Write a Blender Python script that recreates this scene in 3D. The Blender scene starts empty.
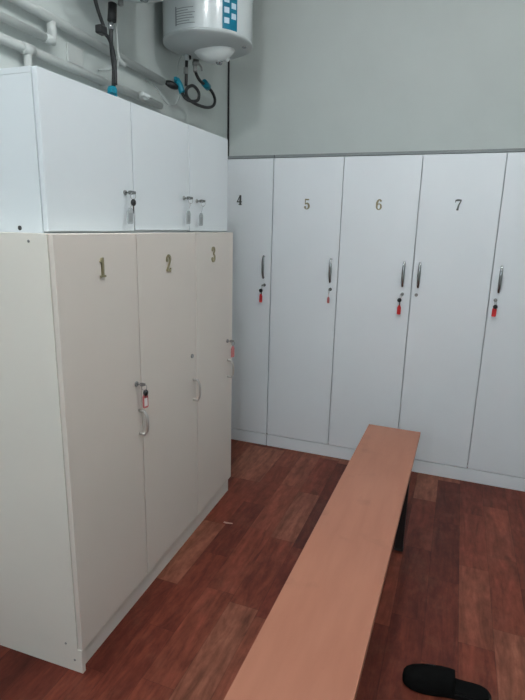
import bpy, bmesh, math, random
from mathutils import Vector, Matrix
from math import sin, cos, pi, radians as R
S = bpy.context.scene
C = S.collection

# ------------------------------------------------------------------ materials
def mat(name, col, rough=.5, metal=0., noise=None, bump=0., spec=.5, trans=0., alpha=1., emit=None, coat=0.):
    m = bpy.data.materials.new(name); m.use_nodes = True
    nt = m.node_tree; b = nt.nodes['Principled BSDF']
    b.inputs['Base Color'].default_value = (*col, 1)
    b.inputs['Roughness'].default_value = rough
    b.inputs['Metallic'].default_value = metal
    b.inputs['Specular IOR Level'].default_value = spec
    b.inputs['Transmission Weight'].default_value = trans
    b.inputs['Coat Weight'].default_value = coat
    b.inputs['Alpha'].default_value = alpha
    if emit:
        b.inputs['Emission Color'].default_value = (*emit[0], 1)
        b.inputs['Emission Strength'].default_value = emit[1]
    if noise:
        sc, amt = noise
        tc = nt.nodes.new('ShaderNodeTexCoord')
        n = nt.nodes.new('ShaderNodeTexNoise'); n.inputs['Scale'].default_value = sc
        n.inputs['Detail'].default_value = 6; n.inputs['Roughness'].default_value = .6
        nt.links.new(tc.outputs['Object'], n.inputs['Vector'])
        rp = nt.nodes.new('ShaderNodeValToRGB')
        rp.color_ramp.elements[0].position = .3; rp.color_ramp.elements[1].position = .7
        rp.color_ramp.elements[0].color = (*[c * (1 - amt) for c in col], 1)
        rp.color_ramp.elements[1].color = (*[min(1, c * (1 + amt)) for c in col], 1)
        nt.links.new(n.outputs['Fac'], rp.inputs['Fac'])
        nt.links.new(rp.outputs['Color'], b.inputs['Base Color'])
        if bump:
            bp = nt.nodes.new('ShaderNodeBump'); bp.inputs['Strength'].default_value = bump
            bp.inputs['Distance'].default_value = .002
            n2 = nt.nodes.new('ShaderNodeTexNoise'); n2.inputs['Scale'].default_value = sc * 12
            nt.links.new(tc.outputs['Object'], n2.inputs['Vector'])
            nt.links.new(n2.outputs['Fac'], bp.inputs['Height'])
            nt.links.new(bp.outputs['Normal'], b.inputs['Normal'])
    return m

WALL = mat('painted_wall', (.60, .64, .622), .75, noise=(1.6, .035), bump=.25)
CEIL = mat('ceiling_paint', (.85, .86, .85), .8, noise=(2, .02))
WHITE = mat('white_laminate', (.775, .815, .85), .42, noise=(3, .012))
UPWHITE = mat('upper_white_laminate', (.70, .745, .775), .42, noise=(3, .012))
BEIGE = mat('beige_laminate', (.71, .65, .59), .45, noise=(3, .015))
BEIGE_BODY = mat('pale_beige_laminate', (.78, .745, .68), .45, noise=(3, .015))
EDGE = mat('grey_top_edge', (.22, .24, .245), .6)
DARK = mat('dark_gap', (.06, .06, .06), .8)
CHROME = mat('chrome', (.36, .37, .38), .12, 1.)
SATIN = mat('satin_metal', (.56, .53, .50), .32, .7)
STEEL = mat('dull_steel', (.35, .35, .34), .35, .9)
BRASS = mat('aged_brass', (.30, .26, .15), .36, .6)
GOLD = mat('worn_gilt', (.27, .235, .15), .4, .5)
BRONZE = mat('dark_bronze', (.10, .105, .10), .4, .7)
BLACK = mat('black_plastic', (.012, .012, .013), .35)
RUBBER = mat('black_rubber', (.018, .019, .02), .5)
RED = mat('red_plastic', (.62, .03, .035), .35)
PINK = mat('faded_red_plastic', (.55, .16, .16), .4)
SCRAP = mat('dirty_paper', (.42, .30, .25), .7)
PAPER = mat('paper_insert', (.85, .80, .78), .6)
CLEAR = mat('frosted_clear_plastic', (.36, .39, .40), .25)
GREYCARD = mat('grey_insert', (.25, .27, .275), .5)
TEAL = mat('teal_plastic', (.0, .24, .34), .4)
ENAMEL = mat('white_enamel', (.66, .71, .72), .22, coat=.3)
CAPGREY = mat('grey_cap_plastic', (.52, .56, .56), .38)
COVER = mat('pale_cover_plastic', (.70, .74, .73), .35)
PRINT = mat('grey_print', (.24, .27, .28), .6)
STICK = mat('teal_sticker', (.0, .17, .27), .3)
ICON = mat('pale_sticker_print', (.55, .68, .78), .4)
PIPE = mat('white_pipe_plastic', (.52, .545, .53), .45, noise=(8, .03))
CORD = mat('pale_cord', (.42, .45, .44), .5)
TUBE = mat('black_painted_steel', (.018, .017, .017), .4)
FELT = mat('black_felt', (.0045, .0045, .0045), .9, noise=(40, .2), spec=.08)
SOLE = mat('black_foam_sole', (.006, .006, .006), .8, spec=.12)
SHINY = mat('glossy_black', (.01, .01, .01), .2)
GLOBE = mat('lit_opal_glass', (.9, .9, .9), .3, emit=((.95, .985, 1.), 145.))
FILL_GLOBE = mat('fill_lamp_glow', (.9, .9, .9), .3, emit=((.95, .985, 1.), 85.))  # glow of the second lamp, added only to raise the brightness
UPVC = mat('window_frame_white', (.8, .8, .8), .4)
WOODEDGE = mat('bench_edge_wood', (.36, .17, .10), .55, noise=(6, .08))
TRIM = mat('baseboard_wood', (.24, .10, .06), .5, noise=(5, .1))

def bench_material():
    m = mat('salmon_painted_board', (.45, .20, .125), .42, spec=.4)
    nt = m.node_tree; b = nt.nodes['Principled BSDF']; N = nt.nodes.new; L = nt.links.new
    tc = N('ShaderNodeTexCoord')
    mp = N('ShaderNodeMapping'); mp.inputs['Scale'].default_value = (9, 1.4, 4)
    L(tc.outputs['Object'], mp.inputs['Vector'])
    n1 = N('ShaderNodeTexNoise'); n1.inputs['Scale'].default_value = 2.2; n1.inputs['Detail'].default_value = 8
    L(mp.outputs['Vector'], n1.inputs['Vector'])
    n2 = N('ShaderNodeTexNoise'); n2.inputs['Scale'].default_value = 7; n2.inputs['Detail'].default_value = 4
    L(tc.outputs['Object'], n2.inputs['Vector'])
    r1 = N('ShaderNodeValToRGB')
    r1.color_ramp.elements[0].position = .3; r1.color_ramp.elements[0].color = (.395, .158, .098, 1)
    r1.color_ramp.elements[1].position = .7; r1.color_ramp.elements[1].color = (.44, .185, .116, 1)
    L(n1.outputs['Fac'], r1.inputs['Fac'])
    r2 = N('ShaderNodeValToRGB')
    r2.color_ramp.elements[0].position = .24; r2.color_ramp.elements[0].color = (.80, .80, .82, 1)
    r2.color_ramp.elements[1].position = .40; r2.color_ramp.elements[1].color = (1, 1, 1, 1)
    L(n2.outputs['Fac'], r2.inputs['Fac'])
    mx = N('ShaderNodeMix'); mx.data_type = 'RGBA'; mx.blend_type = 'MULTIPLY'; mx.inputs[0].default_value = 1
    L(r1.outputs['Color'], mx.inputs[6]); L(r2.outputs['Color'], mx.inputs[7])
    L(mx.outputs[2], b.inputs['Base Color'])
    return m
BENCH = bench_material()

def floor_material():
    m = bpy.data.materials.new('red_brown_plank_linoleum'); m.use_nodes = True
    nt = m.node_tree; b = nt.nodes['Principled BSDF']; N = nt.nodes.new; L = nt.links.new
    def math_(op, a, c=None):
        n = N('ShaderNodeMath'); n.operation = op
        for i, v in enumerate((a, c)):
            if v is None: continue
            if isinstance(v, (int, float)): n.inputs[i].default_value = v
            else: L(v, n.inputs[i])
        return n.outputs[0]
    tc = N('ShaderNodeTexCoord'); sp = N('ShaderNodeSeparateXYZ'); L(tc.outputs['Object'], sp.inputs[0])
    xs = math_('DIVIDE', math_('SUBTRACT', sp.outputs[0], .072 - 13.4), .134)
    ix = math_('FLOOR', xs); fx = math_('FRACT', xs)
    wn = N('ShaderNodeTexWhiteNoise'); wn.noise_dimensions = '1D'; L(ix, wn.inputs['W'])
    ys = math_('DIVIDE', math_('ADD', sp.outputs[1], math_('ADD', math_('MULTIPLY', wn.outputs['Value'], 3.0), 20)), .52)
    iy = math_('FLOOR', ys); fy = math_('FRACT', ys)
    cb = N('ShaderNodeCombineXYZ'); L(ix, cb.inputs[0]); L(iy, cb.inputs[1])
    w2 = N('ShaderNodeTexWhiteNoise'); w2.noise_dimensions = '3D'; L(cb.outputs[0], w2.inputs['Vector'])
    rp = N('ShaderNodeValToRGB'); e = rp.color_ramp.elements
    e[0].position = 0; e[0].color = (.090, .017, .0098, 1)
    e[1].position = 1; e[1].color = (.222, .078, .047, 1)
    for p, c in ((.28, (.130, .0255, .0145)), (.55, (.172, .039, .022)), (.80, (.208, .062, .036))):
        k = e.new(p); k.color = (*c, 1)
    L(w2.outputs['Value'], rp.inputs['Fac'])
    # grain: noise stretched along each plank, shifted per plank
    sh = N('ShaderNodeVectorMath'); sh.operation = 'MULTIPLY_ADD'
    L(w2.outputs['Color'], sh.inputs[0]); sh.inputs[1].default_value = (7, 7, 7); L(tc.outputs['Object'], sh.inputs[2])
    mp = N('ShaderNodeMapping'); mp.inputs['Scale'].default_value = (19, 2.6, 1); L(sh.outputs[0], mp.inputs['Vector'])
    g = N('ShaderNodeTexNoise'); g.inputs['Scale'].default_value = 1.; g.inputs['Detail'].default_value = 7; g.inputs['Roughness'].default_value = .62
    g.inputs['Distortion'].default_value = 1.1
    L(mp.outputs[0], g.inputs['Vector'])
    gr = N('ShaderNodeValToRGB')
    gr.color_ramp.elements[0].position = .28; gr.color_ramp.elements[0].color = (.55, .46, .43, 1)
    gr.color_ramp.elements[1].position = .72; gr.color_ramp.elements[1].color = (1.5, 1.6, 1.62, 1)
    L(g.outputs['Fac'], gr.inputs['Fac'])
    mx = N('ShaderNodeMix'); mx.data_type = 'RGBA'; mx.blend_type = 'MULTIPLY'; mx.inputs[0].default_value = 1
    L(rp.outputs['Color'], mx.inputs[6]); L(gr.outputs['Color'], mx.inputs[7])
    # worn, paler blotches
    n2 = N('ShaderNodeTexNoise'); n2.inputs['Scale'].default_value = 5; n2.inputs['Detail'].default_value = 8; n2.inputs['Roughness'].default_value = .7
    L(tc.outputs['Object'], n2.inputs['Vector'])
    wr = N('ShaderNodeValToRGB')
    wr.color_ramp.elements[0].position = .5; wr.color_ramp.elements[0].color = (0, 0, 0, 1)
    wr.color_ramp.elements[1].position = .78; wr.color_ramp.elements[1].color = (.32, .32, .32, 1)
    L(n2.outputs['Fac'], wr.inputs['Fac'])
    mw = N('ShaderNodeMix'); mw.data_type = 'RGBA'; L(wr.outputs['Color'], mw.inputs[0])
    L(mx.outputs[2], mw.inputs[6]); mw.inputs[7].default_value = (.25, .105, .068, 1)
    n3 = N('ShaderNodeTexNoise'); n3.inputs['Scale'].default_value = 34; n3.inputs['Detail'].default_value = 5; n3.inputs['Roughness'].default_value = .65
    m3 = N('ShaderNodeMapping'); m3.inputs['Scale'].default_value = (1, .4, 1); L(tc.outputs['Object'], m3.inputs['Vector']); L(m3.outputs[0], n3.inputs['Vector'])
    r3 = N('ShaderNodeValToRGB')
    r3.color_ramp.elements[0].position = .32; r3.color_ramp.elements[0].color = (.74, .68, .66, 1)
    r3.color_ramp.elements[1].position = .7; r3.color_ramp.elements[1].color = (1.2, 1.26, 1.28, 1)
    L(n3.outputs['Fac'], r3.inputs['Fac'])
    m4 = N('ShaderNodeMix'); m4.data_type = 'RGBA'; m4.blend_type = 'MULTIPLY'; m4.inputs[0].default_value = 1
    L(mw.outputs[2], m4.inputs[6]); L(r3.outputs['Color'], m4.inputs[7]); mw = m4
    # seams
    ex = math_('LESS_THAN', math_('ABSOLUTE', math_('SUBTRACT', fx, .5)), .487)
    ey = math_('LESS_THAN', math_('ABSOLUTE', math_('SUBTRACT', fy, .5)), .4975)
    sm = math_('MULTIPLY', ex, ey)
    sm2 = math_('ADD', math_('MULTIPLY', sm, .25), .75)
    ms = N('ShaderNodeMix'); ms.data_type = 'RGBA'; ms.blend_type = 'MULTIPLY'; ms.inputs[0].default_value = 1
    L(mw.outputs[2], ms.inputs[6]); L(sm2, ms.inputs[7])
    L(ms.outputs[2], b.inputs['Base Color'])
    b.inputs['Roughness'].default_value = .48
    b.inputs['Specular IOR Level'].default_value = .25
    return m
FLOOR = floor_material()

# ------------------------------------------------------------------ mesh helpers
def add_box(bm, lo, hi, bev=0., seg=2):
    r = bmesh.ops.create_cube(bm, size=1)
    vs = r['verts']
    for v in vs:
        v.co = Vector([(lo[i] + hi[i]) / 2 + v.co[i] * (hi[i] - lo[i]) for i in range(3)])
    if bev:
        es = list({e for v in vs for e in v.link_edges})
        bmesh.ops.bevel(bm, geom=es, offset=bev, segments=seg, affect='EDGES', profile=.5)
    return bm

def box(lo, hi, bev=0., seg=2):
    return add_box(bmesh.new(), lo, hi, bev, seg)

def catmull(pts, n=8, closed=False):
    P = [Vector(p) for p in pts]; out = []
    if len(P) < 3: return P
    m = len(P)
    rng = range(m if closed else m - 1)
    for i in rng:
        g = (lambda k: P[k % m]) if closed else (lambda k: P[max(0, min(m - 1, k))])
        p0, p1, p2, p3 = g(i - 1), g(i), g(i + 1), g(i + 2)
        for j in range(n):
            t = j / n
            out.append(.5 * ((2 * p1) + (p2 - p0) * t + (2 * p0 - 5 * p1 + 4 * p2 - p3) * t * t + (3 * p1 - p0 - 3 * p2 + p3) * t ** 3))
    if not closed: out.append(P[-1])
    return out

def add_tube(bm, pts, r, seg=12, smooth=8, closed=False, flat=1.):
    """tube along points; r number or list matching the final path"""
    P = catmull(pts, smooth, closed) if smooth else [Vector(p) for p in pts]
    n = len(P); rings = []; nrm = None
    for i, p in enumerate(P):
        a = P[(i - 1) % n] if (closed or i) else P[0]
        c = P[(i + 1) % n] if (closed or i < n - 1) else P[-1]
        t = (c - a).normalized()
        if nrm is None:
            nrm = t.cross(Vector((0, 0, 1)))
            if nrm.length < .2: nrm = t.cross(Vector((1, 0, 0)))
        nrm = (nrm - t * nrm.dot(t)).normalized()
        bi = t.cross(nrm)
        rr = r(i / max(1, n - 1)) if callable(r) else r
        rings.append([bm.verts.new(p + (nrm * cos(2 * pi * k / seg) + bi * flat * sin(2 * pi * k / seg)) * rr) for k in range(seg)])
    for i in range(n if closed else n - 1):
        A, B = rings[i], rings[(i + 1) % n]
        for k in range(seg):
            f = bm.faces.new((A[k], A[(k + 1) % seg], B[(k + 1) % seg], B[k])); f.smooth = True
    if not closed:
        bm.faces.new(rings[0][::-1]); bm.faces.new(rings[-1])
    return bm

def tube(pts, r, **k): return add_tube(bmesh.new(), pts, r, **k)

def add_lathe(bm, prof, origin=(0, 0, 0), axis=(0, 0, 1), seg=32, smooth=True, sy=1.):
    """prof: (radius, height) pairs along the axis"""
    A = Vector(axis).normalized()
    U = A.orthogonal().normalized() if abs(A.z) < .9 else Vector((1, 0, 0)); V = A.cross(U)
    O = Vector(origin); rings = []
    for r, h in prof:
        if r < 1e-6: rings.append([bm.verts.new(O + A * h)])
        else: rings.append([bm.verts.new(O + A * h + U * r * cos(2 * pi * k / seg) + V * r * sy * sin(2 * pi * k / seg)) for k in range(seg)])
    for a, b in zip(rings, rings[1:]):
        for k in range(seg):
            k2 = (k + 1) % seg
            if len(a) == 1 and len(b) == 1: continue
            if len(a) == 1: q = (a[0], b[k2], b[k])
            elif len(b) == 1: q = (a[k], a[k2], b[0])
            else: q = (a[k], a[k2], b[k2], b[k])
            f = bm.faces.new(q); f.smooth = smooth
    if len(rings[0]) > 1: bm.faces.new(rings[0][::-1])
    if len(rings[-1]) > 1: bm.faces.new(rings[-1])
    return bm

def lathe(*a, **k): return add_lathe(bmesh.new(), *a, **k)

def add_prism(bm, pts2, to3, d0, d1):
    """polygon pts2 (u,v) extruded between depths; to3(u,v,d) -> point"""
    a = [bm.verts.new(to3(u, v, d0)) for u, v in pts2]
    b = [bm.verts.new(to3(u, v, d1)) for u, v in pts2]
    n = len(a)
    bm.faces.new(a[::-1]); bm.faces.new(b)
    for i in range(n): bm.faces.new((a[i], a[(i + 1) % n], b[(i + 1) % n], b[i]))
    return bm

def obj(name, bm, m, parent=None, angle=35):
    bmesh.ops.recalc_face_normals(bm, faces=bm.faces)
    me = bpy.data.meshes.new(name); bm.to_mesh(me); bm.free()
    me.materials.append(m)
    o = bpy.data.objects.new(name, me); C.objects.link(o)
    if parent: o.parent = parent
    return o

def tag(o, label, cat, group=None):
    o['label'] = label; o['category'] = cat
    if group: o['group'] = group
    return o

def thing(name, label, cat, loc=(0, 0, 0), rz=0, group=None):
    o = bpy.data.objects.new(name, None); C.objects.link(o)
    o.location = loc; o.rotation_euler = (0, 0, rz); o.empty_display_size = .05
    return tag(o, label, cat, group)

def struct(name, bm, m, parent=None):
    o = obj(name, bm, m, parent); o['kind'] = 'structure'; return o

# ------------------------------------------------------------------ the setting
XW, YB, XR, YF, ZC = -.677, 2.70, 2.55, -3.3, 3.42
T = .15
struct('floor', box((XW - T, YF - T, -.1), (XR + T, YB + T, 0)), FLOOR)
struct('ceiling', box((XW - T, YF - T, ZC), (XR + T, YB + T, ZC + .1)), CEIL)
struct('wall_left', box((XW - T, YF - T, 0), (XW, YB + T, ZC)), WALL)
struct('wall_back', box((XW, YB, 0), (XR, YB + T, ZC)), WALL)
struct('wall_right', box((XR, YF - T, 0), (XR + T, YB + T, ZC)), WALL)
# wall behind the photographer, with an unseen window added as cool fill light
WX0, WX1, WZ0, WZ1 = -.35, 1.55, 1.55, 3.0
w = bmesh.new()
add_box(w, (XW, YF - T, 0), (WX0, YF, ZC)); add_box(w, (WX1, YF - T, 0), (XR, YF, ZC))
add_box(w, (WX0, YF - T, 0), (WX1, YF, WZ0)); add_box(w, (WX0, YF - T, WZ1), (WX1, YF, ZC))
struct('wall_front', w, WALL)
w = bmesh.new()
for a, b in (((WX0, WZ0), (WX0 + .06, WZ1)), ((WX1 - .06, WZ0), (WX1, WZ1)), ((WX0, WZ0), (WX1, WZ0 + .06)),
             ((WX0, WZ1 - .06), (WX1, WZ1)), ((.57, WZ0), (.63, WZ1))):
    add_box(w, (a[0], YF - .10, a[1]), (b[0], YF - .04, b[1]), .004)
struct('fill_window_1', w, UPVC)  # frame of the added window, out of view, there for fill light

# ------------------------------------------------------------------ numerals: brush strokes with width
def qarc(cx, cy, rx, ry, a0, a1, n=10):
    return [(cx + rx * cos(R(a0 + (a1 - a0) * i / n)), cy + ry * sin(R(a0 + (a1 - a0) * i / n))) for i in range(n + 1)]

def dots(cx, cy, r, n=12): return qarc(cx, cy, r, r, 0, 360 - 360 / n, n - 1)
DIG = {  # unit height 1, width about .55, centred on u = 0; (path, widths) or ('poly', points)
    '1': [([(0, .06), (.0, .9)], (.17, .17)), ([(-.02, .96), (-.17, .76)], (.13, .16)), ([(-.24, .05), (.24, .05)], (.11, .11)), ('poly', [(-.085, .3), (.085, .3), (.085, 1.0), (.0, 1.0), (-.085, .92)])],
    '2': [(qarc(0, .73, .2, .21, 190, -30) + [(.02, .36), (-.21, .1)], (.14, .07, .17, .17, .08)), ('poly', dots(-.17, .68, .1)), ([(-.23, .08), (.0, .11), (.23, .05)], (.1, .17, .14)), ([(.2, .04), (.24, .22)], (.08, .05))],
    '3': [(qarc(0, .76, .18, .19, 165, -80), (.13, .07, .16, .08)), (qarc(-.01, .28, .21, .25, 80, -165), (.08, .18, .08, .14)), ('poly', dots(-.16, .78, .09)), ('poly', dots(-.18, .22, .1))],
    '4': [([(.1, .04), (.1, .98)], (.17, .17)), ([(.08, .96), (-.25, .32)], (.06, .06)), ([(-.28, .31), (.28, .31)], (.10, .10)), ([(-.07, .04), (.25, .04)], (.08, .08))],
    '5': [([(-.19, .92), (.2, .92)], (.15, .12)), ([(-.17, .95), (-.17, .48)], (.07, .07)), (qarc(-.01, .29, .22, .27, 140, -160), (.06, .18, .18, .08, .13)), ('poly', dots(-.18, .2, .1))],
    '6': [(qarc(0, .3, .2, .26, 0, 360, 18), (.17, .08, .17, .08, .17)), (qarc(.05, .48, .25, .46, 62, 190), (.07, .12, .19, .17)), ('poly', dots(.15, .83, .09))],
    '7': [([(-.24, .90), (-.05, .93), (.25, .92)], (.13, .17, .12)), ([(-.23, .95), (-.23, .72)], (.06, .06)), ([(.25, .93), (.06, .5), (-.03, .04)], (.08, .14, .2))],
}

def lerp_w(ws, t):
    if len(ws) == 1: return ws[0]
    f = t * (len(ws) - 1); i = min(int(f), len(ws) - 2)
    return ws[i] + (ws[i + 1] - ws[i]) * (f - i)

def add_digit(bm, ch, h, to3, depth=.004, wscale=1.):
    for k, (path, ws) in enumerate(DIG[ch]):
        d1 = depth + .0002 * k
        if path == 'poly':
            add_prism(bm, [(u * h * wscale, v * h) for u, v in ws], to3, 0, d1); continue
        n = len(path); L_, Rr = [], []
        for i, (u, v) in enumerate(path):
            a = path[max(0, i - 1)]; b = path[min(n - 1, i + 1)]
            dx, dy = b[0] - a[0], b[1] - a[1]; l = math.hypot(dx, dy) or 1
            wd = lerp_w(ws, i / (n - 1)) / 2
            L_.append((u - dy / l * wd, v + dx / l * wd)); Rr.append((u + dy / l * wd, v - dx / l * wd))
        top = lambda p, d: to3(p[0] * h * wscale, p[1] * h, d)
        for i in range(n - 1):
            q = [L_[i], Rr[i], Rr[i + 1], L_[i + 1]]
            lo = [bm.verts.new(top(p, 0)) for p in q]; hi = [bm.verts.new(top(p, d1)) for p in q]
            bm.faces.new(hi); bm.faces.new(lo[::-1])
            for j in range(4): bm.faces.new((lo[j], lo[(j + 1) % 4], hi[(j + 1) % 4], hi[j]))
    return bm

def bow_handle(to3, h, out, r, post):
    """bow handle; to3(u across, v up, d outwards), centred"""
    bm = bmesh.new()
    pts = [to3(0, -h / 2, out * .55), to3(0, -h * .3, out * .92), to3(0, 0, out), to3(0, h * .3, out * .92), to3(0, h / 2, out * .55)]
    add_tube(bm, pts, lambda t: r * (.8 + .55 * sin(pi * t)), seg=10, smooth=6, flat=.7)
    for s in (-1, 1):
        add_tube(bm, [to3(0, s * h * .455, 0), to3(0, s * h * .455, out * .72)], post, seg=10, smooth=0)
    return bm

def lock_bm(to3, r=.0105, d=.007):
    bm = bmesh.new()
    o = Vector(to3(0, 0, 0)); ax = Vector(to3(0, 0, 1)) - o
    add_lathe(bm, [(r, 0), (r, d * .6), (r * .85, d), (r * .55, d), (r * .5, d * .7), (0, d * .7)], o, ax, 20)
    return bm

# frames: F(base, face) -> to3(u to the right seen from the front, v up, d out of the door)
def face_x(x, y, z): return lambda u, v, d: (x + d, y + u, z + v)       # door faces +x: right = +y
def face_y(x, y, z): return lambda u, v, d: (x + u, y - d, z + v)       # door faces -y: right = +x

def door_x(parent, y0, y1, z0, z1, m, x=0., t=.018, lean=0.):
    o = obj('door', box((x - t, y0 + .0030, z0), (x, y1 - .0030, z1), .0012, 1), m, parent)
    return o

def door_y(parent, x0, x1, z0, z1, m, y=0., t=.017):
    return obj('door', box((x0 + .0022, y, z0), (x1 - .0022, y + t, z1), .0012, 1), m, parent)

def carcass(lo, hi, cuts, axis, t=.016, back=True):
    """open-fronted board box; axis: the axis along which partitions stand; front side left open"""
    bm = bmesh.new(); a = axis; f = 1 - axis
    def slab(l, h): add_box(bm, l, h)
    for c in cuts:
        l = list(lo); h = list(hi); l[a] = max(lo[a], c - t / 2); h[a] = min(hi[a], c + t / 2)
        if c == cuts[0]: l[a], h[a] = lo[a], lo[a] + t
        if c == cuts[-1]: l[a], h[a] = hi[a] - t, hi[a]
        if c not in (cuts[0], cuts[-1]):
            if a == 1: h[0] -= .03
            else: l[1] += .03
        slab(l, h)
    inn0 = list(lo); inn1 = list(hi); inn0[a] += t; inn1[a] -= t
    l, h = inn0[:], inn1[:]; h[2] = lo[2] + t; slab(l, h)
    l, h = inn0[:], inn1[:]; l[2] = hi[2] - t; slab(l, h)
    return bm, slab, inn0, inn1

# ------------------------------------------------------------------ keys
def make_key(to3, label, group, side=1., bow=BLACK, fob=RED, insert=None, spare=True, size=1., drop=.055, tilt=0., fobk=1., inkey=STEEL):
    """key sitting in a lock with a ring, a spare key with a round plastic head and a tag; to3(u,v,d) about the lock"""
    o = Vector(to3(0, 0, 0))
    k = thing('key', label, 'key', o, 0, group)
    def L3(u, v, d): return tuple(Vector(to3(u, v, d)) - o)
    bm = bmesh.new()
    add_tube(bm, [L3(0, 0, .002), L3(0, 0, .016)], .0028, seg=8, smooth=0)                       # shank
    ln = .021 * size                                                                           # flat bow turned edge-on
    outl = [(-.009, .014), (-.010, .024), (-.006, .014 + ln), (.006, .014 + ln), (.010, .024), (.009, .014)]
    add_prism(bm, outl, lambda a, b, c: L3(c + side * (b - .014) * .35, a * .75, b), -.0012, .0012)
    obj('key_bow', bm, inkey, k)
    rc = (side * .006, -.012, .030)
    obj('key_ring', tube([L3(rc[0] + .011 * cos(a) * .5, rc[1] + .012 * sin(a), rc[2] + .008 * cos(a)) for a in [2 * pi * i / 10 for i in range(10)]], .0011, seg=6, smooth=2, closed=True), STEEL, k)
    y = -.024
    if spare:
        c = (side * .012 + tilt * .3, y - .012, .031)
        bm = bmesh.new()
        add_lathe(bm, [(0, -.009), (.008, -.008), (.0125, -.004), (.0135, .0), (.0125, .004), (.008, .008), (0, .009)], L3(*c), Vector(L3(.25, 0, 1)) - Vector(L3(0, 0, 0)), 20)
        add_prism(bm, [(-.003, 0), (.003, 0), (.003, -.026), (.0, -.03), (-.003, -.026)], lambda u, v, d: L3(c[0] + u + .003, c[1] - .010 + v, c[2] + d - .003), -.001, .001)
        obj('spare_key', bm, bow, k)
    f = (side * .010 + tilt, -drop, .027)
    w, h = .0098 * fobk, .0215 * fobk
    bm = bmesh.new()
    ol = [(-w, -h), (-w * .7, -h * 1.15), (w * .7, -h * 1.15), (w, -h), (w, h * .6), (w * .45, h * 1.15), (-w * .45, h * 1.15), (-w, h * .6)]
    tz = tilt * 4
    add_prism(bm, ol, lambda u, v, d: L3(f[0] + u - v * tz, f[1] + v, f[2] + d + u * .3), -.002, .002)
    add_tube(bm, [L3(rc[0], rc[1] - .010, rc[2]), L3(f[0] - h * tz, f[1] + h * 1.1, f[2])], .001, seg=6, smooth=0)
    fo = obj('key_fob', bm, fob, k)
    if insert:
        bm = bmesh.new()
        add_prism(bm, [(-w * .62, -h * .85), (w * .62, -h * .85), (w * .62, h * .4), (-w * .62, h * .4)],
                  lambda u, v, d: L3(f[0] + u - v * tz, f[1] + v, f[2] + d + u * .3), .0021, .0026)
        obj('paper_insert', bm, insert, fo)
    return k

def world_of(root, local):
    M = Matrix.Translation(root.location) @ Matrix.Rotation(root.rotation_euler.z, 4, 'Z')
    return lambda u, v, d: tuple(M @ Vector(local(u, v, d)))

# ------------------------------------------------------------------ lower beige cabinet
LH, HP = 1.5623, .0965
low = thing('locker_cabinet', 'tall beige three-door locker cabinet with brass numbers 1, 2 and 3', 'locker', (0, 0, 0), R(2.127))
Y = [0, .4500, .9560, 1.4220]
bm, slab, i0, i1 = carcass((-.55, .0161, HP + .004), (-.0188, Y[3], LH), [.0161, Y[1], Y[2], Y[3]], 1)
add_prism(bm, [(-.55, 0), (-.002, 0), (-.002, HP), (-.0188, HP), (-.0188, LH), (-.55, LH)], lambda u, v, d: (u, d, v), 0, .016)
slab([-.55, .016, HP + .02], [-.546, Y[3] - .016, LH - .016])
obj('body', bm, BEIGE_BODY, low)
bm = box((-.036, .0162, 0), (-.020, Y[3], HP - .004))
add_box(bm, (-.55, Y[3] - .016, 0), (-.037, Y[3], HP + .003))
obj('plinth', bm, BEIGE_BODY, low)
for py, pz in ((-.069, 1.540), (-.016, .049), (-.051, .110)):
    obj('screw_cap', lathe([(.0045, 0), (.0045, .0012), (0, .0016)], (py - .018, 0, pz), (0, -1, 0), 12), STEEL, low)
hsp = [(.428, .82, .108), (.915, .81, .113), (1.352, .806, .107)]
lks = [(.412, .985), (.901, .984), (1.345, .968)]
nums = [('1', .2315, 1.418, .066), ('2', .6875, 1.402, .073), ('3', 1.151, 1.417, .078)]
for i in range(3):
    d = door_x(low, Y[i], Y[i + 1], HP + .002, LH - .0005, BEIGE)
    hy, hz, hh = hsp[i]
    obj('handle', bow_handle(face_x(0, hy, hz), hh, .036, .0062, .0062), SATIN, d)
    ly = lks[i][0]
    obj('lock', lock_bm(face_x(0, ly, lks[i][1])), STEEL, d)
    ch, ny, nz, nh = nums[i]
    obj('number', add_digit(bmesh.new(), ch, nh, face_x(0, ny, nz), .005, .95), BRASS, d)
make_key(world_of(low, face_x(.003, .412, .985)), 'key with black head and red-rimmed tag hanging from the lock of beige locker 1', 'locker keys', insert=PAPER, fob=PINK, drop=.070, tilt=.006, fobk=1.25)
make_key(world_of(low, face_x(.003, 1.345, .968)), 'key with faded red tag in the lock of beige locker 3, at the cabinet edge', 'locker keys', fob=PINK, spare=False, drop=.062, fobk=1.3)

# ------------------------------------------------------------------ upper white cabinet
UX, UH = -.09, 2.0401
up = thing('top_cupboard', 'low white three-door cabinet standing on top of the beige locker cabinet', 'cupboard', (UX, 0, LH), R(-.25))
UY = [.08, .5464, .9897, 1.4128]; h = UH - LH
bm, slab, i0, i1 = carcass((-.45, UY[0], 0), (-.0195, UY[3], h - .018), UY, 1)
slab([-.45, UY[0] + .016, .016], [-.446, UY[3] - .016, h - .034])
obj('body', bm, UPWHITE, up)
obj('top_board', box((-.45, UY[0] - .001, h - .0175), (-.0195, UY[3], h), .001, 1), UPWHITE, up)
obj('screw_cap', lathe([(.0075, 0), (.0075, .002), (0, .003)], (-.111, UY[0], .014), (0, -1, 0), 12), BLACK, up)
ulk = [(.488, 1.711), (.934, 1.716), (1.057, 1.709)]
for i in range(3):
    zb = .006 if i != 1 else .010
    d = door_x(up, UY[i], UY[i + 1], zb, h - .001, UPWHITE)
    obj('lock', lock_bm(face_x(0, ulk[i][0], ulk[i][1] - LH), .0095, .007), STEEL, d)
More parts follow.
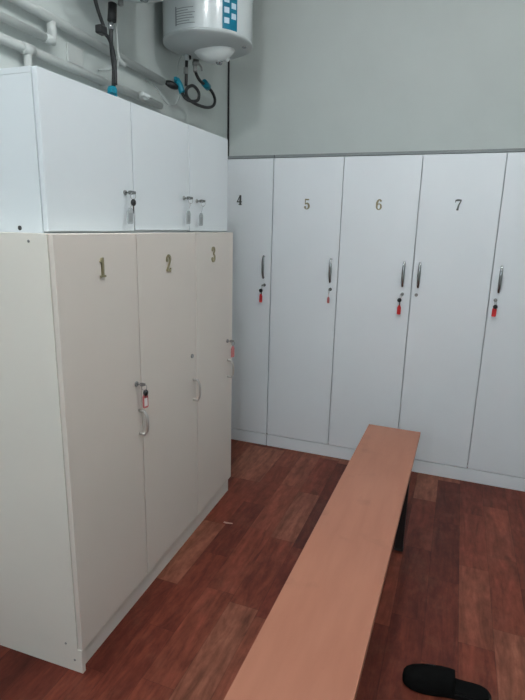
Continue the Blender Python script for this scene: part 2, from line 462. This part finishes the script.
for (ly, lz), lab, sp in zip(ulk, ('key with black-headed spare and clear tag in the near door of the upper white cabinet',
                                   'key with clear tag in the middle door of the upper white cabinet',
                                   'key with clear tag in the far door of the upper white cabinet'), (True, False, False)):
    make_key(world_of(up, face_x(.003, ly, lz - LH)), lab, 'locker keys', fob=CLEAR, insert=GREYCARD, spare=sp,
             drop=.085, tilt=-.022 if sp else -.022, size=1.25, fobk=1.2, inkey=BRONZE)

# ------------------------------------------------------------------ back row of white lockers
YL, HT, HB = 2.1412, 2.034, .093
def back_cabinet(label, X, body_name, doors):
    root = thing('locker_cabinet', label, 'locker', (X[0], YL, 0))
    x0 = X[0]; Xl = [x - x0 for x in X]
    bm, slab, i0, i1 = carcass((0, .019, HB), (Xl[-1], .53, HT + .004), Xl, 0)
    slab([.016, .526, HB + .016], [Xl[-1] - .016, .53, HT - .012])
    obj('body', bm, WHITE, root)
    obj('top_board', box((0, .004, HT + .0045), (Xl[-1], .53, HT + .022), .001, 1), EDGE, root)
    obj('plinth', box((.001, .001, 0), (Xl[-1] - .001, .017, HB - .006), .001, 1), WHITE, root)
    for i, spec in enumerate(doors):
        d = door_y(root, Xl[i], Xl[i + 1], HB, HT, WHITE)
        ch, nx, hx, lx, hm = spec
        obj('handle', bow_handle(face_y(hx - x0, 0, 1.325),   .158, .028, .0074, .0055), hm, d)
        obj('lock', lock_bm(face_y(lx - x0, 0, 1.20)), STEEL if i else BRONZE, d)
        if ch: obj('number', add_digit(bmesh.new(), ch, .066, face_y(nx - x0, 0, 1.737 if ch == '4' else 1.714), .004, 1.), GOLD if ch in '56' else BRONZE, d)
    return root
b4 = back_cabinet('narrow white locker number 4 in the corner behind the beige cabinet', [-.565, -.0870], 'x', [('4', -.329, -.137, -.132, CHROME)])
b5 = back_cabinet('wide white floor-to-head-height locker cabinet with doors numbered 5, 6 and 7', [-.0835, .3829, .8575, 1.3132, 1.776], 'x',
                  [('5', .152, .336, .338, CHROME), ('6', .618, .803, .806, CHROME), ('7', 1.081, .898, .892, CHROME), (None, 0, 1.360, 1.350, CHROME)])
make_key(face_y(-.132, YL - .003, 1.20), 'key with black head and bright red tag hanging on white locker 4', 'locker keys', side=-1, drop=.09, fobk=1.2, tilt=-.004)
make_key(face_y(.338, YL - .003, 1.20), 'key with small faded red tag hanging on white locker 5', 'locker keys', side=-.3, drop=.068, fob=PINK, spare=False, fobk=.85)
make_key(face_y(.806, YL - .003, 1.20), 'key with black head and bright red tag hanging on white locker 6', 'locker keys', side=-1, drop=.098, fobk=1.2)
make_key(face_y(1.350, YL - .003, 1.20), 'key with tilted red tag on the white locker at the right edge', 'locker keys', side=.2, drop=.066, fobk=1.2, tilt=-.003)

# ------------------------------------------------------------------ bench
def bench_pt(x, y):
    a = R(-.7876); dx, dy = x - .8, y - 1.7
    return (.8 + dx * cos(a) - dy * sin(a), 1.7 + dx * sin(a) + dy * cos(a))
bn = thing('bench', 'long salmon-brown wooden bench on black legs running towards the white lockers', 'bench', (*bench_pt(.8645, 1.741), 0), R(-.7876))
W2 = .1511
obj('seat', box((-W2, -2.35, .423), (W2, 0, .45), .003, 2), BENCH, bn)
for ya in (-.52, -1.92):
    for s in (-1, 1):
        lg = obj('leg', box((s * .128 - .02, ya - .02, .004), (s * .128 + .02, ya + .02, .421), .003, 1), TUBE, bn)
        obj('foot_cap', box((s * .128 - .022, ya - .022, 0), (s * .128 + .022, ya + .022, .012), .003, 1), RUBBER, lg)
    obj('crossbar', box((-.107, ya - .015, .39), (.107, ya + .015, .4215), .002, 1), TUBE, bn)
for s in (-1, 1):
    obj('rail', box((s * .128 - .012, -1.899, .395), (s * .128 + .012, -.541, .4215), .002, 1), TUBE, bn)

# ------------------------------------------------------------------ slipper
sl = thing('slipper', 'single black closed-toe slipper lying on the floor right of the bench', 'slipper', (1.236, .432, 0), R(1.5))
sl.rotation_euler.z = R(2.0)
def foot_outline(n=40, k=1.):
    # toe towards -x; half-width by position along the foot
    key = [(-.150, 0), (-.146, .022), (-.135, .036), (-.115, .046), (-.085, .052), (-.045, .051), (.0, .043), (.045, .037), (.090, .039), (.120, .037), (.138, .028), (.147, .015), (.150, 0)]
    up_ = [(x * k, w * k + .004 * cos(x * 20)) if w else (x * k, 0) for x, w in key]
    dn = [(x * k, -w * k + .004 * cos(x * 20)) if w else (x * k, 0) for x, w in key[1:-1]]
    P = [(x, y, 0) for x, y in up_ + dn[::-1]]
    return [(p.x, p.y) for p in catmull(P, 4, True)]
bm = bmesh.new()
ol = foot_outline()
def loft(bm, rings):
    V = [[bm.verts.new(p) for p in r] for r in rings]
    n = len(V[0])
    for a, b in zip(V, V[1:]):
        for i in range(n):
            f = bm.faces.new((a[i], a[(i + 1) % n], b[(i + 1) % n], b[i])); f.smooth = True
    bm.faces.new(V[0][::-1]); bm.faces.new(V[-1])
loft(bm, [[(x * .97, y * .94, 0) for x, y in ol], [(x, y, .005) for x, y in ol], [(x, y, .016 + max(0, x) * .05) for x, y in ol], [(x * .98, y * .96, .020 + max(0, x) * .05) for x, y in ol]])
obj('sole', bm, SOLE, sl)
bm = bmesh.new()
loft(bm, [[(x * .95, y * .9, .0202 + max(0, x) * .05) for x, y in ol], [(x * .93, y * .86, .0235 + max(0, x) * .05) for x, y in ol]])
obj('insole', bm, FELT, sl)
# upper: vaulted vamp from the toe to mid-foot, open at the back
bm = bmesh.new(); rows = []
sec = [(-.1505, .004, .004), (-.1475, .024, .016), (-.138, .036, .026), (-.118, .047, .035), (-.090, .0535, .042), (-.055, .0535, .050), (-.020, .050, .058), (.010, .0455, .062), (.026, .044, .061)]
for layer in (0, 1):
    for x, hw, hh in sec:
        hw2, hh2 = (hw, hh) if layer == 0 else (max(.001, hw - .004), max(.001, hh - .004))
        x2 = x if layer == 0 else min(x + .003, .026)
        rows.append((layer, [bm.verts.new((x2, hw2 * cos(a) * (1 if abs(cos(a)) > .99 else (abs(cos(a)) ** -.15)) + .004 * cos(x * 20), .012 + hh2 * (sin(a) ** .8 if sin(a) > 0 else 0))) for a in [pi * k / 16 for k in range(17)]]))
nS = len(sec)
for l in (0, 1):
    rr = [r for q, r in rows if q == l]
    for a, b in zip(rr, rr[1:]):
        for k in range(16):
            f = bm.faces.new((a[k], a[k + 1], b[k + 1], b[k])); f.smooth = True
o_, i_ = rows[nS - 1][1], rows[2 * nS - 1][1]
for k in range(16): bm.faces.new((o_[k], o_[k + 1], i_[k + 1], i_[k]))
o_, i_ = rows[0][1], rows[nS][1]
for k in range(16): bm.faces.new((o_[k], o_[k + 1], i_[k + 1], i_[k]))
bmesh.ops.remove_doubles(bm, verts=bm.verts, dist=.0002)
upr = obj('upper', bm, FELT, sl)
obj('glint_strip', tube([(-.088, .030, .051), (-.072, .029, .0555), (-.056, .028, .0595), (-.040, .027, .0630)], .0022, seg=8, smooth=3), SHINY, upr)  # glossy strip put on the upper to draw a lengthwise glint

# scrap of paper on the floor
tag(obj('paper_scrap', add_prism(bmesh.new(), [(-.026, -.006), (-.008, -.009), (.012, -.004), (.027, .0), (.024, .009), (.004, .007), (-.012, .004), (-.024, .005)],
        lambda u, v, d: (.080 + u, 1.088 + v, d + .0004 + .002 * abs(sin(u * 90))), 0, .0008), SCRAP), 'tiny pale scrap of paper on the floor between the beige cabinet and the bench', 'scrap of paper')

# ------------------------------------------------------------------ water heaters
def heater(label, cx, cy, zr, full=True):
    r = .258
    hroot = thing('water_heater', label, 'water heater', (cx, cy, zr), 0, 'boilers on the left wall')
    obj('tank', lathe([(r - .008, .001), (r - .002, .006), (r, .015), (r, .62), (r - .02, .66), (r - .09, .70), (0, .715)], (0, 0, 0), seg=72), ENAMEL, hroot)
    obj('bottom_cap', lathe([(0, -.036), (.10, -.034), (.17, -.026), (.222, -.012), (.250, .0), (.2605, .006), (.2605, .016), (r + .0003, .018)], (0, 0, 0), seg=72), CAPGREY, hroot)
    cv = obj('thermostat_cover', lathe([(0, -.088), (.035, -.086), (.075, -.072), (.105, -.048), (.122, -.030), (.126, -.020)], (.045, -.010, -.004), seg=40, sy=.72), COVER, hroot)
    bm = bmesh.new()
    add_lathe(bm, [(0, -.030), (.015, -.028), (.021, -.020), (.022, 0)], (.075, -.005, -.072), seg=20)
    obj('thermostat_knob', bm, CHROME, cv)
    bm = bmesh.new()
    add_lathe(bm, [(0, -.022), (.010, -.020), (.015, -.012), (.016, 0)], (.115, .015, -.062), seg=20)
    obj('cable_gland', bm, COVER, cv)
    obj('pilot_light', lathe([(.012, 0), (.012, .006), (0, .008)], (.222 * cos(R(5)), .222 * sin(R(5)), -.0125), Vector((.3, 0, -1)), 16), PRINT, hroot)
    obj('bracket', box((XW + .001 - cx, -.12, .30), (-r + .03, .12, .34), .002, 1), STEEL, hroot)
    for fy, m2 in ((.015, BLACK), (.115, STEEL)):
        bm = bmesh.new()
        fx = -.135
        add_lathe(bm, [(.012, -.050), (.0135, -.045), (.0135, -.018), (.011, -.018), (.011, -.012)], (fx, fy, 0), seg=16)
        p = obj('pipe_stub', bm, m2, hroot)
    def patch(a0, a1, z0, z1, rr, t=.0012, n=10):
        bm = bmesh.new()
        A = [a0 + (a1 - a0) * i / n for i in range(n + 1)]
        V = [[bm.verts.new((q * cos(R(a)), q * sin(R(a)), z)) for a in A] for z, q in ((z0, rr), (z1, rr), (z1, rr + t), (z0, rr + t))]
        for j in range(4):
            for i in range(n):
                bm.faces.new((V[j][i], V[j][i + 1], V[(j + 1) % 4][i + 1], V[(j + 1) % 4][i]))
        bm.faces.new([V[j][0] for j in range(4)]); bm.faces.new([V[j][n] for j in range(4)])
        return bm
    if full:
        st = obj('sticker', patch(-46, -25.5, .022, .40, r + .0002), STICK, hroot)
        for k in range(7):
            for c in (0, 1):
                a = -43.6 + c * 9.6; z = .050 + k * .050 + (.026 if c else 0)
                obj('icon', patch(a, a + 6.6, z, z + .028, r + .0016, .0006, 4), ICON, st)
        pl = bmesh.new()
        for k in range(7):
            w = [27, 20, 26, 24, 27, 18, 25][k]
            b2 = patch(-106, -106 + w, .040 + k * .0125, .0435 + k * .0125, r + .0002, .0006, 6)
            me = bpy.data.meshes.new('tmp'); b2.to_mesh(me); b2.free(); pl.from_mesh(me); bpy.data.meshes.remove(me)
        b2 = patch(-106.5, -104.5, .036, .128, r + .0002, .0006, 2)
        me = bpy.data.meshes.new('tmp'); b2.to_mesh(me); b2.free(); pl.from_mesh(me); bpy.data.meshes.remove(me)
        obj('printed_text', pl, PRINT, hroot)
    return hroot
HZ = 2.614
heater('white round water heater with a teal sticker, hanging in the corner', -.388, 1.785, HZ)
heater('second water heater cut off by the top edge, above the upper cabinet', -.40, 1.03, HZ + .055, False)

# ------------------------------------------------------------------ hoses and pipes
hx = -.53
t = thing('water_hose', 'straight black hose from the corner heater down to the teal valve', 'hose', (hx, 1.77, 2.58), 0, 'heater hoses')
def rel(pts, o): return [tuple(Vector(p) - Vector(o)) for p in pts]
o = (hx, 1.77, 2.58)
bm = tube(rel([(hx, 1.787, 2.585), (hx, 1.780, 2.52), (hx, 1.776, 2.46), (hx, 1.772, 2.412)], o), .0095, seg=10)
obj('hose', bm, RUBBER, t)
obj('hose_nut', lathe([(.016, -.018), (.0165, -.01), (.0165, .012), (.012, .018)], rel([(hx, 1.772, 2.495)], o)[0], seg=6, smooth=False), STEEL, t)
obj('hose_end', lathe([(.0135, -.02), (.0145, 0), (.0145, .018)], rel([(hx, 1.784, 2.572)], o)[0], seg=12), CAPGREY, t)

o = (-.60, 1.74, 2.405)
t = thing('stop_valve', 'teal-handled stop valve with black connector at the end of the wall pipe', 'valve', o)
obj('connector', tube(rel([(-.626, 1.698, 2.420), (-.610, 1.715, 2.414), (-.592, 1.735, 2.406), (-.574, 1.752, 2.400)], o), lambda q: .011 + .011 * sin(pi * q), seg=12, smooth=4), BLACK, t)
obj('valve_body', tube(rel([(-.585, 1.755, 2.445), (-.566, 1.760, 2.415), (-.552, 1.766, 2.372)], o), .019, seg=10, smooth=4), TEAL, t)
obj('valve_lever', box((.012, -.016, .028), (.032, .030, .050), .004), TEAL, t)

o = (hx, 1.885, 2.58)
t = thing('water_hose', 'black hose curling in a loop below the corner heater', 'hose', o, 0, 'heater hoses')
pts = [(hx, 1.890, 2.545), (hx, 1.905, 2.51), (hx + .005, 1.950, 2.480), (hx + .01, 2.03, 2.470), (hx + .015, 2.10, 2.448), (hx + .015, 2.138, 2.412), (hx + .015, 2.115, 2.372), (hx + .01, 2.04, 2.345), (hx, 1.94, 2.337), (hx - .0, 1.835, 2.340),
       (hx + .01, 1.762, 2.352), (hx + .02, 1.745, 2.388), (hx + .03, 1.805, 2.418), (hx + .035, 1.868, 2.395), (hx + .035, 1.855, 2.348), (hx + .02, 1.790, 2.330), (hx - .005, 1.764, 2.345), (hx - .022, 1.766, 2.372)]
obj('hose', tube(rel(pts, o), .0095, seg=10, smooth=6), RUBBER, t)
bm = bmesh.new()
add_lathe(bm, [(.012, -.05), (.0135, -.04), (.0135, -.012), (.017, -.010), (.017, .012), (.0125, .016), (.0125, .028)], rel([(hx, 1.890, 2.567)], o)[0], seg=12)
sv = obj('safety_valve', bm, STEEL, t)
obj('release_lever', tube(rel([(hx + .012, 1.900, 2.575), (hx + .02, 1.935, 2.555), (hx + .02, 1.94, 2.535)], o), .006, seg=8, smooth=3), STEEL, sv)
obj('hose_joint', tube(rel([(hx + .007, 1.992, 2.484), (hx + .011, 2.046, 2.466)], o), .022, seg=10, smooth=0), TEAL, t)

tag(obj('power_cord', tube([(-.55, 1.835, 2.628), (-.585, 1.826, 2.60), (-.60, 1.802, 2.539), (-.60, 1.799, 2.456), (-.60, 1.821, 2.376), (-.60, 1.771, 2.314), (-.60, 1.688, 2.292), (-.60, 1.621, 2.31), (-.62, 1.591, 2.362), (-.668, 1.54, 2.402)], .0035, seg=6, smooth=5), CORD),
    'thin pale cord drooping in a loop under the corner heater', 'cable')
tag(obj('corner_cable', tube([(XW + .008, YB - .008, 2.06), (XW + .008, YB - .008, 3.41)], .007, seg=8, smooth=0), RUBBER),
    'thin dark cable running straight up the corner of the room', 'cable')

# second heater's hoses
hy = -.55
o = (hy, 1.08, 2.3)
t = thing('water_hose', 'black hose hanging from the nearer heater to a teal valve behind the upper cabinet', 'hose', o, 0, 'heater hoses')
obj('hose', tube(rel([(hy, 1.098, 2.600), (hy, 1.085, 2.53), (hy, 1.077, 2.45), (hy, 1.082, 2.386), (hy, 1.091, 2.323), (hy, 1.080, 2.241)], o), .0105, seg=10, smooth=5), RUBBER, t)
obj('hose_sleeve', tube(rel([(hy, 1.100, 2.612), (hy, 1.090, 2.535)], o), .021, seg=12, smooth=0), RUBBER, t)
obj('hose_nut', lathe([(.013, -.016), (.0145, -.01), (.0145, .012), (.012, .016)], rel([(hy, 1.082, 2.512)], o)[0], seg=12), CHROME, t)
t = thing('water_hose', 'thinner black hose with a square joint beside the nearer heater\'s hose', 'hose', (hy + .02, 1.0, 2.5), 0, 'heater hoses')
o = (hy + .02, 1.0, 2.5)
obj('hose', tube(rel([(hy + .02, .935, 2.640), (hy + .02, .940, 2.585), (hy + .02, .965, 2.531), (hy + .02, .995, 2.485), (hy + .022, 1.000, 2.462)], o), .0085, seg=10, smooth=5), RUBBER, t)
obj('hose_joint', box((-.018, -.045, -.058), (.018, .003, -.022), .006), BLACK, t)
obj('hose_tail', tube(rel([(hy + .02, 1.0, 2.455), (hy + .02, 1.035, 2.440), (hy + .022, 1.058, 2.40), (hy + .022, 1.07, 2.34), (hy + .022, 1.068, 2.25)], o), .0085, seg=10, smooth=5), RUBBER, t)
t = thing('stop_valve', 'teal stop valve peeking up behind the edge of the upper white cabinet', 'valve', (hy, 1.07, 2.22))
bm = bmesh.new()
add_lathe(bm, [(.017, -.05), (.017, -.03), (.024, -.03), (.024, .012), (.018, .024), (.012, .024)], (0, 0, 0), seg=14)
obj('valve_body', bm, TEAL, t)
obj('valve_lever', box((.012, -.050, -.014), (.034, -.010, .008), .004), TEAL, t)
obj('pipe_tail', tube([(0, 0, -.045), (0, 0, -.12), (-.06, 0, -.15), (-.125, 0, -.15)], .012, seg=10, smooth=4), PIPE, t)
t = thing('drain_tube', 'thin pale tube with a small tap beside the nearer heater\'s hoses', 'tube', (hy, 1.128, 2.4))
obj('tube', tube([(0, -.002, .19), (0, -.002, .08), (0, .0, -.03), (-.03, .0, -.06), (-.12, .0, -.06)], .005, seg=8, smooth=4), PIPE, t)
obj('tap', tube([(.0, -.004, -.012), (.0, .035, -.03), (0, .055, -.028)], .011, seg=8, smooth=3), PIPE, t)

# wall pipes
px = XW + .036
def pipe(label, pts, r, name='water_pipe', grp='white pipes on the left wall', clips=()):
    o = pts[0]
    t = thing(name, label, 'pipe', o, 0, grp)
    obj('pipe', tube(rel(pts, o), r, seg=16, smooth=0), PIPE, t)
    for c in clips:
        obj('clip', box((XW + .0005 - o[0], c[1] - .014 - o[1], c[2] - r - .004 - o[2]), (.012, c[1] + .014 - o[1], c[2] + r + .004 - o[2]), .004), PIPE, t)
    return t, o
yA = lambda y: 2.462 - .033 * (y - .5)
pipe('upper white pipe sloping along the left wall to the corner heater valve', [(px, -.3, yA(-.3)), (px, 1.69, yA(1.69))], .021, clips=[(px, .35, yA(.35)), (px, 1.30, yA(1.30))])
t, o = pipe('short white pipe below the upper one, joining it at an elbow', [(px, -.3, 2.372), (px, .755, 2.366)], .0175, clips=[(px, .15, 2.369)])
obj('elbow', tube(rel([(px, .735, 2.366), (px, .782, 2.366), (px, .782, 2.385), (px, .782, 2.440)], o), .0205, seg=14, smooth=0), PIPE, t)
t, o = pipe('lowest white pipe on the left wall, just above the cabinet top', [(px, -.3, 2.292), (px, 1.66, 2.284)], .019, clips=[(px, .25, 2.29), (px, 1.15, 2.286)])
obj('tee', tube(rel([(px, .60, 2.288), (px, .66, 2.288)], o), .024, seg=14, smooth=0), PIPE, t)
obj('drop_pipe', tube(rel([(px, .63, 2.28), (px, .63, 2.06)], o), .0165, seg=14, smooth=0), PIPE, t)
t = thing('pipe_tap', 'small white tap fitting on the lowest wall pipe, near the heater valve', 'tap', (px + .02, 1.42, 2.284))
obj('tap_body', tube([(0, 0, 0), (.03, 0, 0)], .022, seg=14, smooth=0), PIPE, t)
obj('tap_wing', box((.028, -.035, -.008), (.042, .035, .010), .004), COVER, t)
# blank cover on the wall between the pipes
tag(obj('junction_box', box((XW, .905, 2.318), (XW + .012, 1.015, 2.402), .005), PIPE), 'flat pale cover plate on the left wall between the pipes', 'cover plate')

# ------------------------------------------------------------------ lights
for loc, lab, gm in (((.68, -.80, ZC), 'round opal ceiling lamp above the near end of the bench', GLOBE),
                     ((1.35, .35, ZC), 'added fill lamp, unseen, on the ceiling over the far end of the bench', FILL_GLOBE)):  # this second lamp is an added, unseen fill light
    cl = thing('ceiling_lamp', lab, 'lamp', loc, 0, 'ceiling lamps')
    obj('lamp_base', lathe([(.075, -.035), (.08, -.02), (.08, 0)], (0, 0, 0), seg=32), UPVC, cl)
    obj('lamp_globe', lathe([(0, -.165), (.045, -.158), (.080, -.13), (.092, -.095), (.080, -.06), (.06, -.036)], (0, 0, 0), seg=32), gm, cl)

wd = bpy.data.worlds.new('daylight'); S.world = wd; wd.use_nodes = True
bg = wd.node_tree.nodes['Background']
bg.inputs['Color'].default_value = (.82, .93, 1., 1); bg.inputs['Strength'].default_value = 2.8
la = bpy.data.lights.new('fill_window_portal', 'AREA'); la.shape = 'RECTANGLE'; la.size = WX1 - WX0; la.size_y = WZ1 - WZ0  # portal in the opening of the added fill window
la.cycles.is_portal = True
lo = bpy.data.objects.new('fill_window_portal', la); C.objects.link(lo)
lo.location = ((WX0 + WX1) / 2, YF - .01, (WZ0 + WZ1) / 2); lo.rotation_euler = (R(90), 0, 0)

# ------------------------------------------------------------------ camera
cam = bpy.data.cameras.new('camera'); co = bpy.data.objects.new('camera', cam); C.objects.link(co)
r = Vector((0.9343834553489268, 0.35552435834109714, 0.023021489881225883))
u = Vector((-0.10461860056919156, 0.21203939869659705, 0.9716451213356292))
f = Vector((-0.34056204542659213, 0.910297601900904, -0.23532056686214042))
M = Matrix((r, u, -f)).transposed().to_4x4(); M.translation = (1.1212, -1.2159, 1.6)
co.matrix_world = M
cam.sensor_fit = 'AUTO'; cam.sensor_width = 36; cam.lens = 511.9087 * 36 / 700; cam.clip_start = .02
cam.shift_x = -.5 * 0 
S.camera = co
S.view_settings.view_transform = 'Standard'; S.view_settings.look = 'None'
S.view_settings.exposure = .5; S.view_settings.gamma = 1.; S.view_settings.use_curve_mapping = False
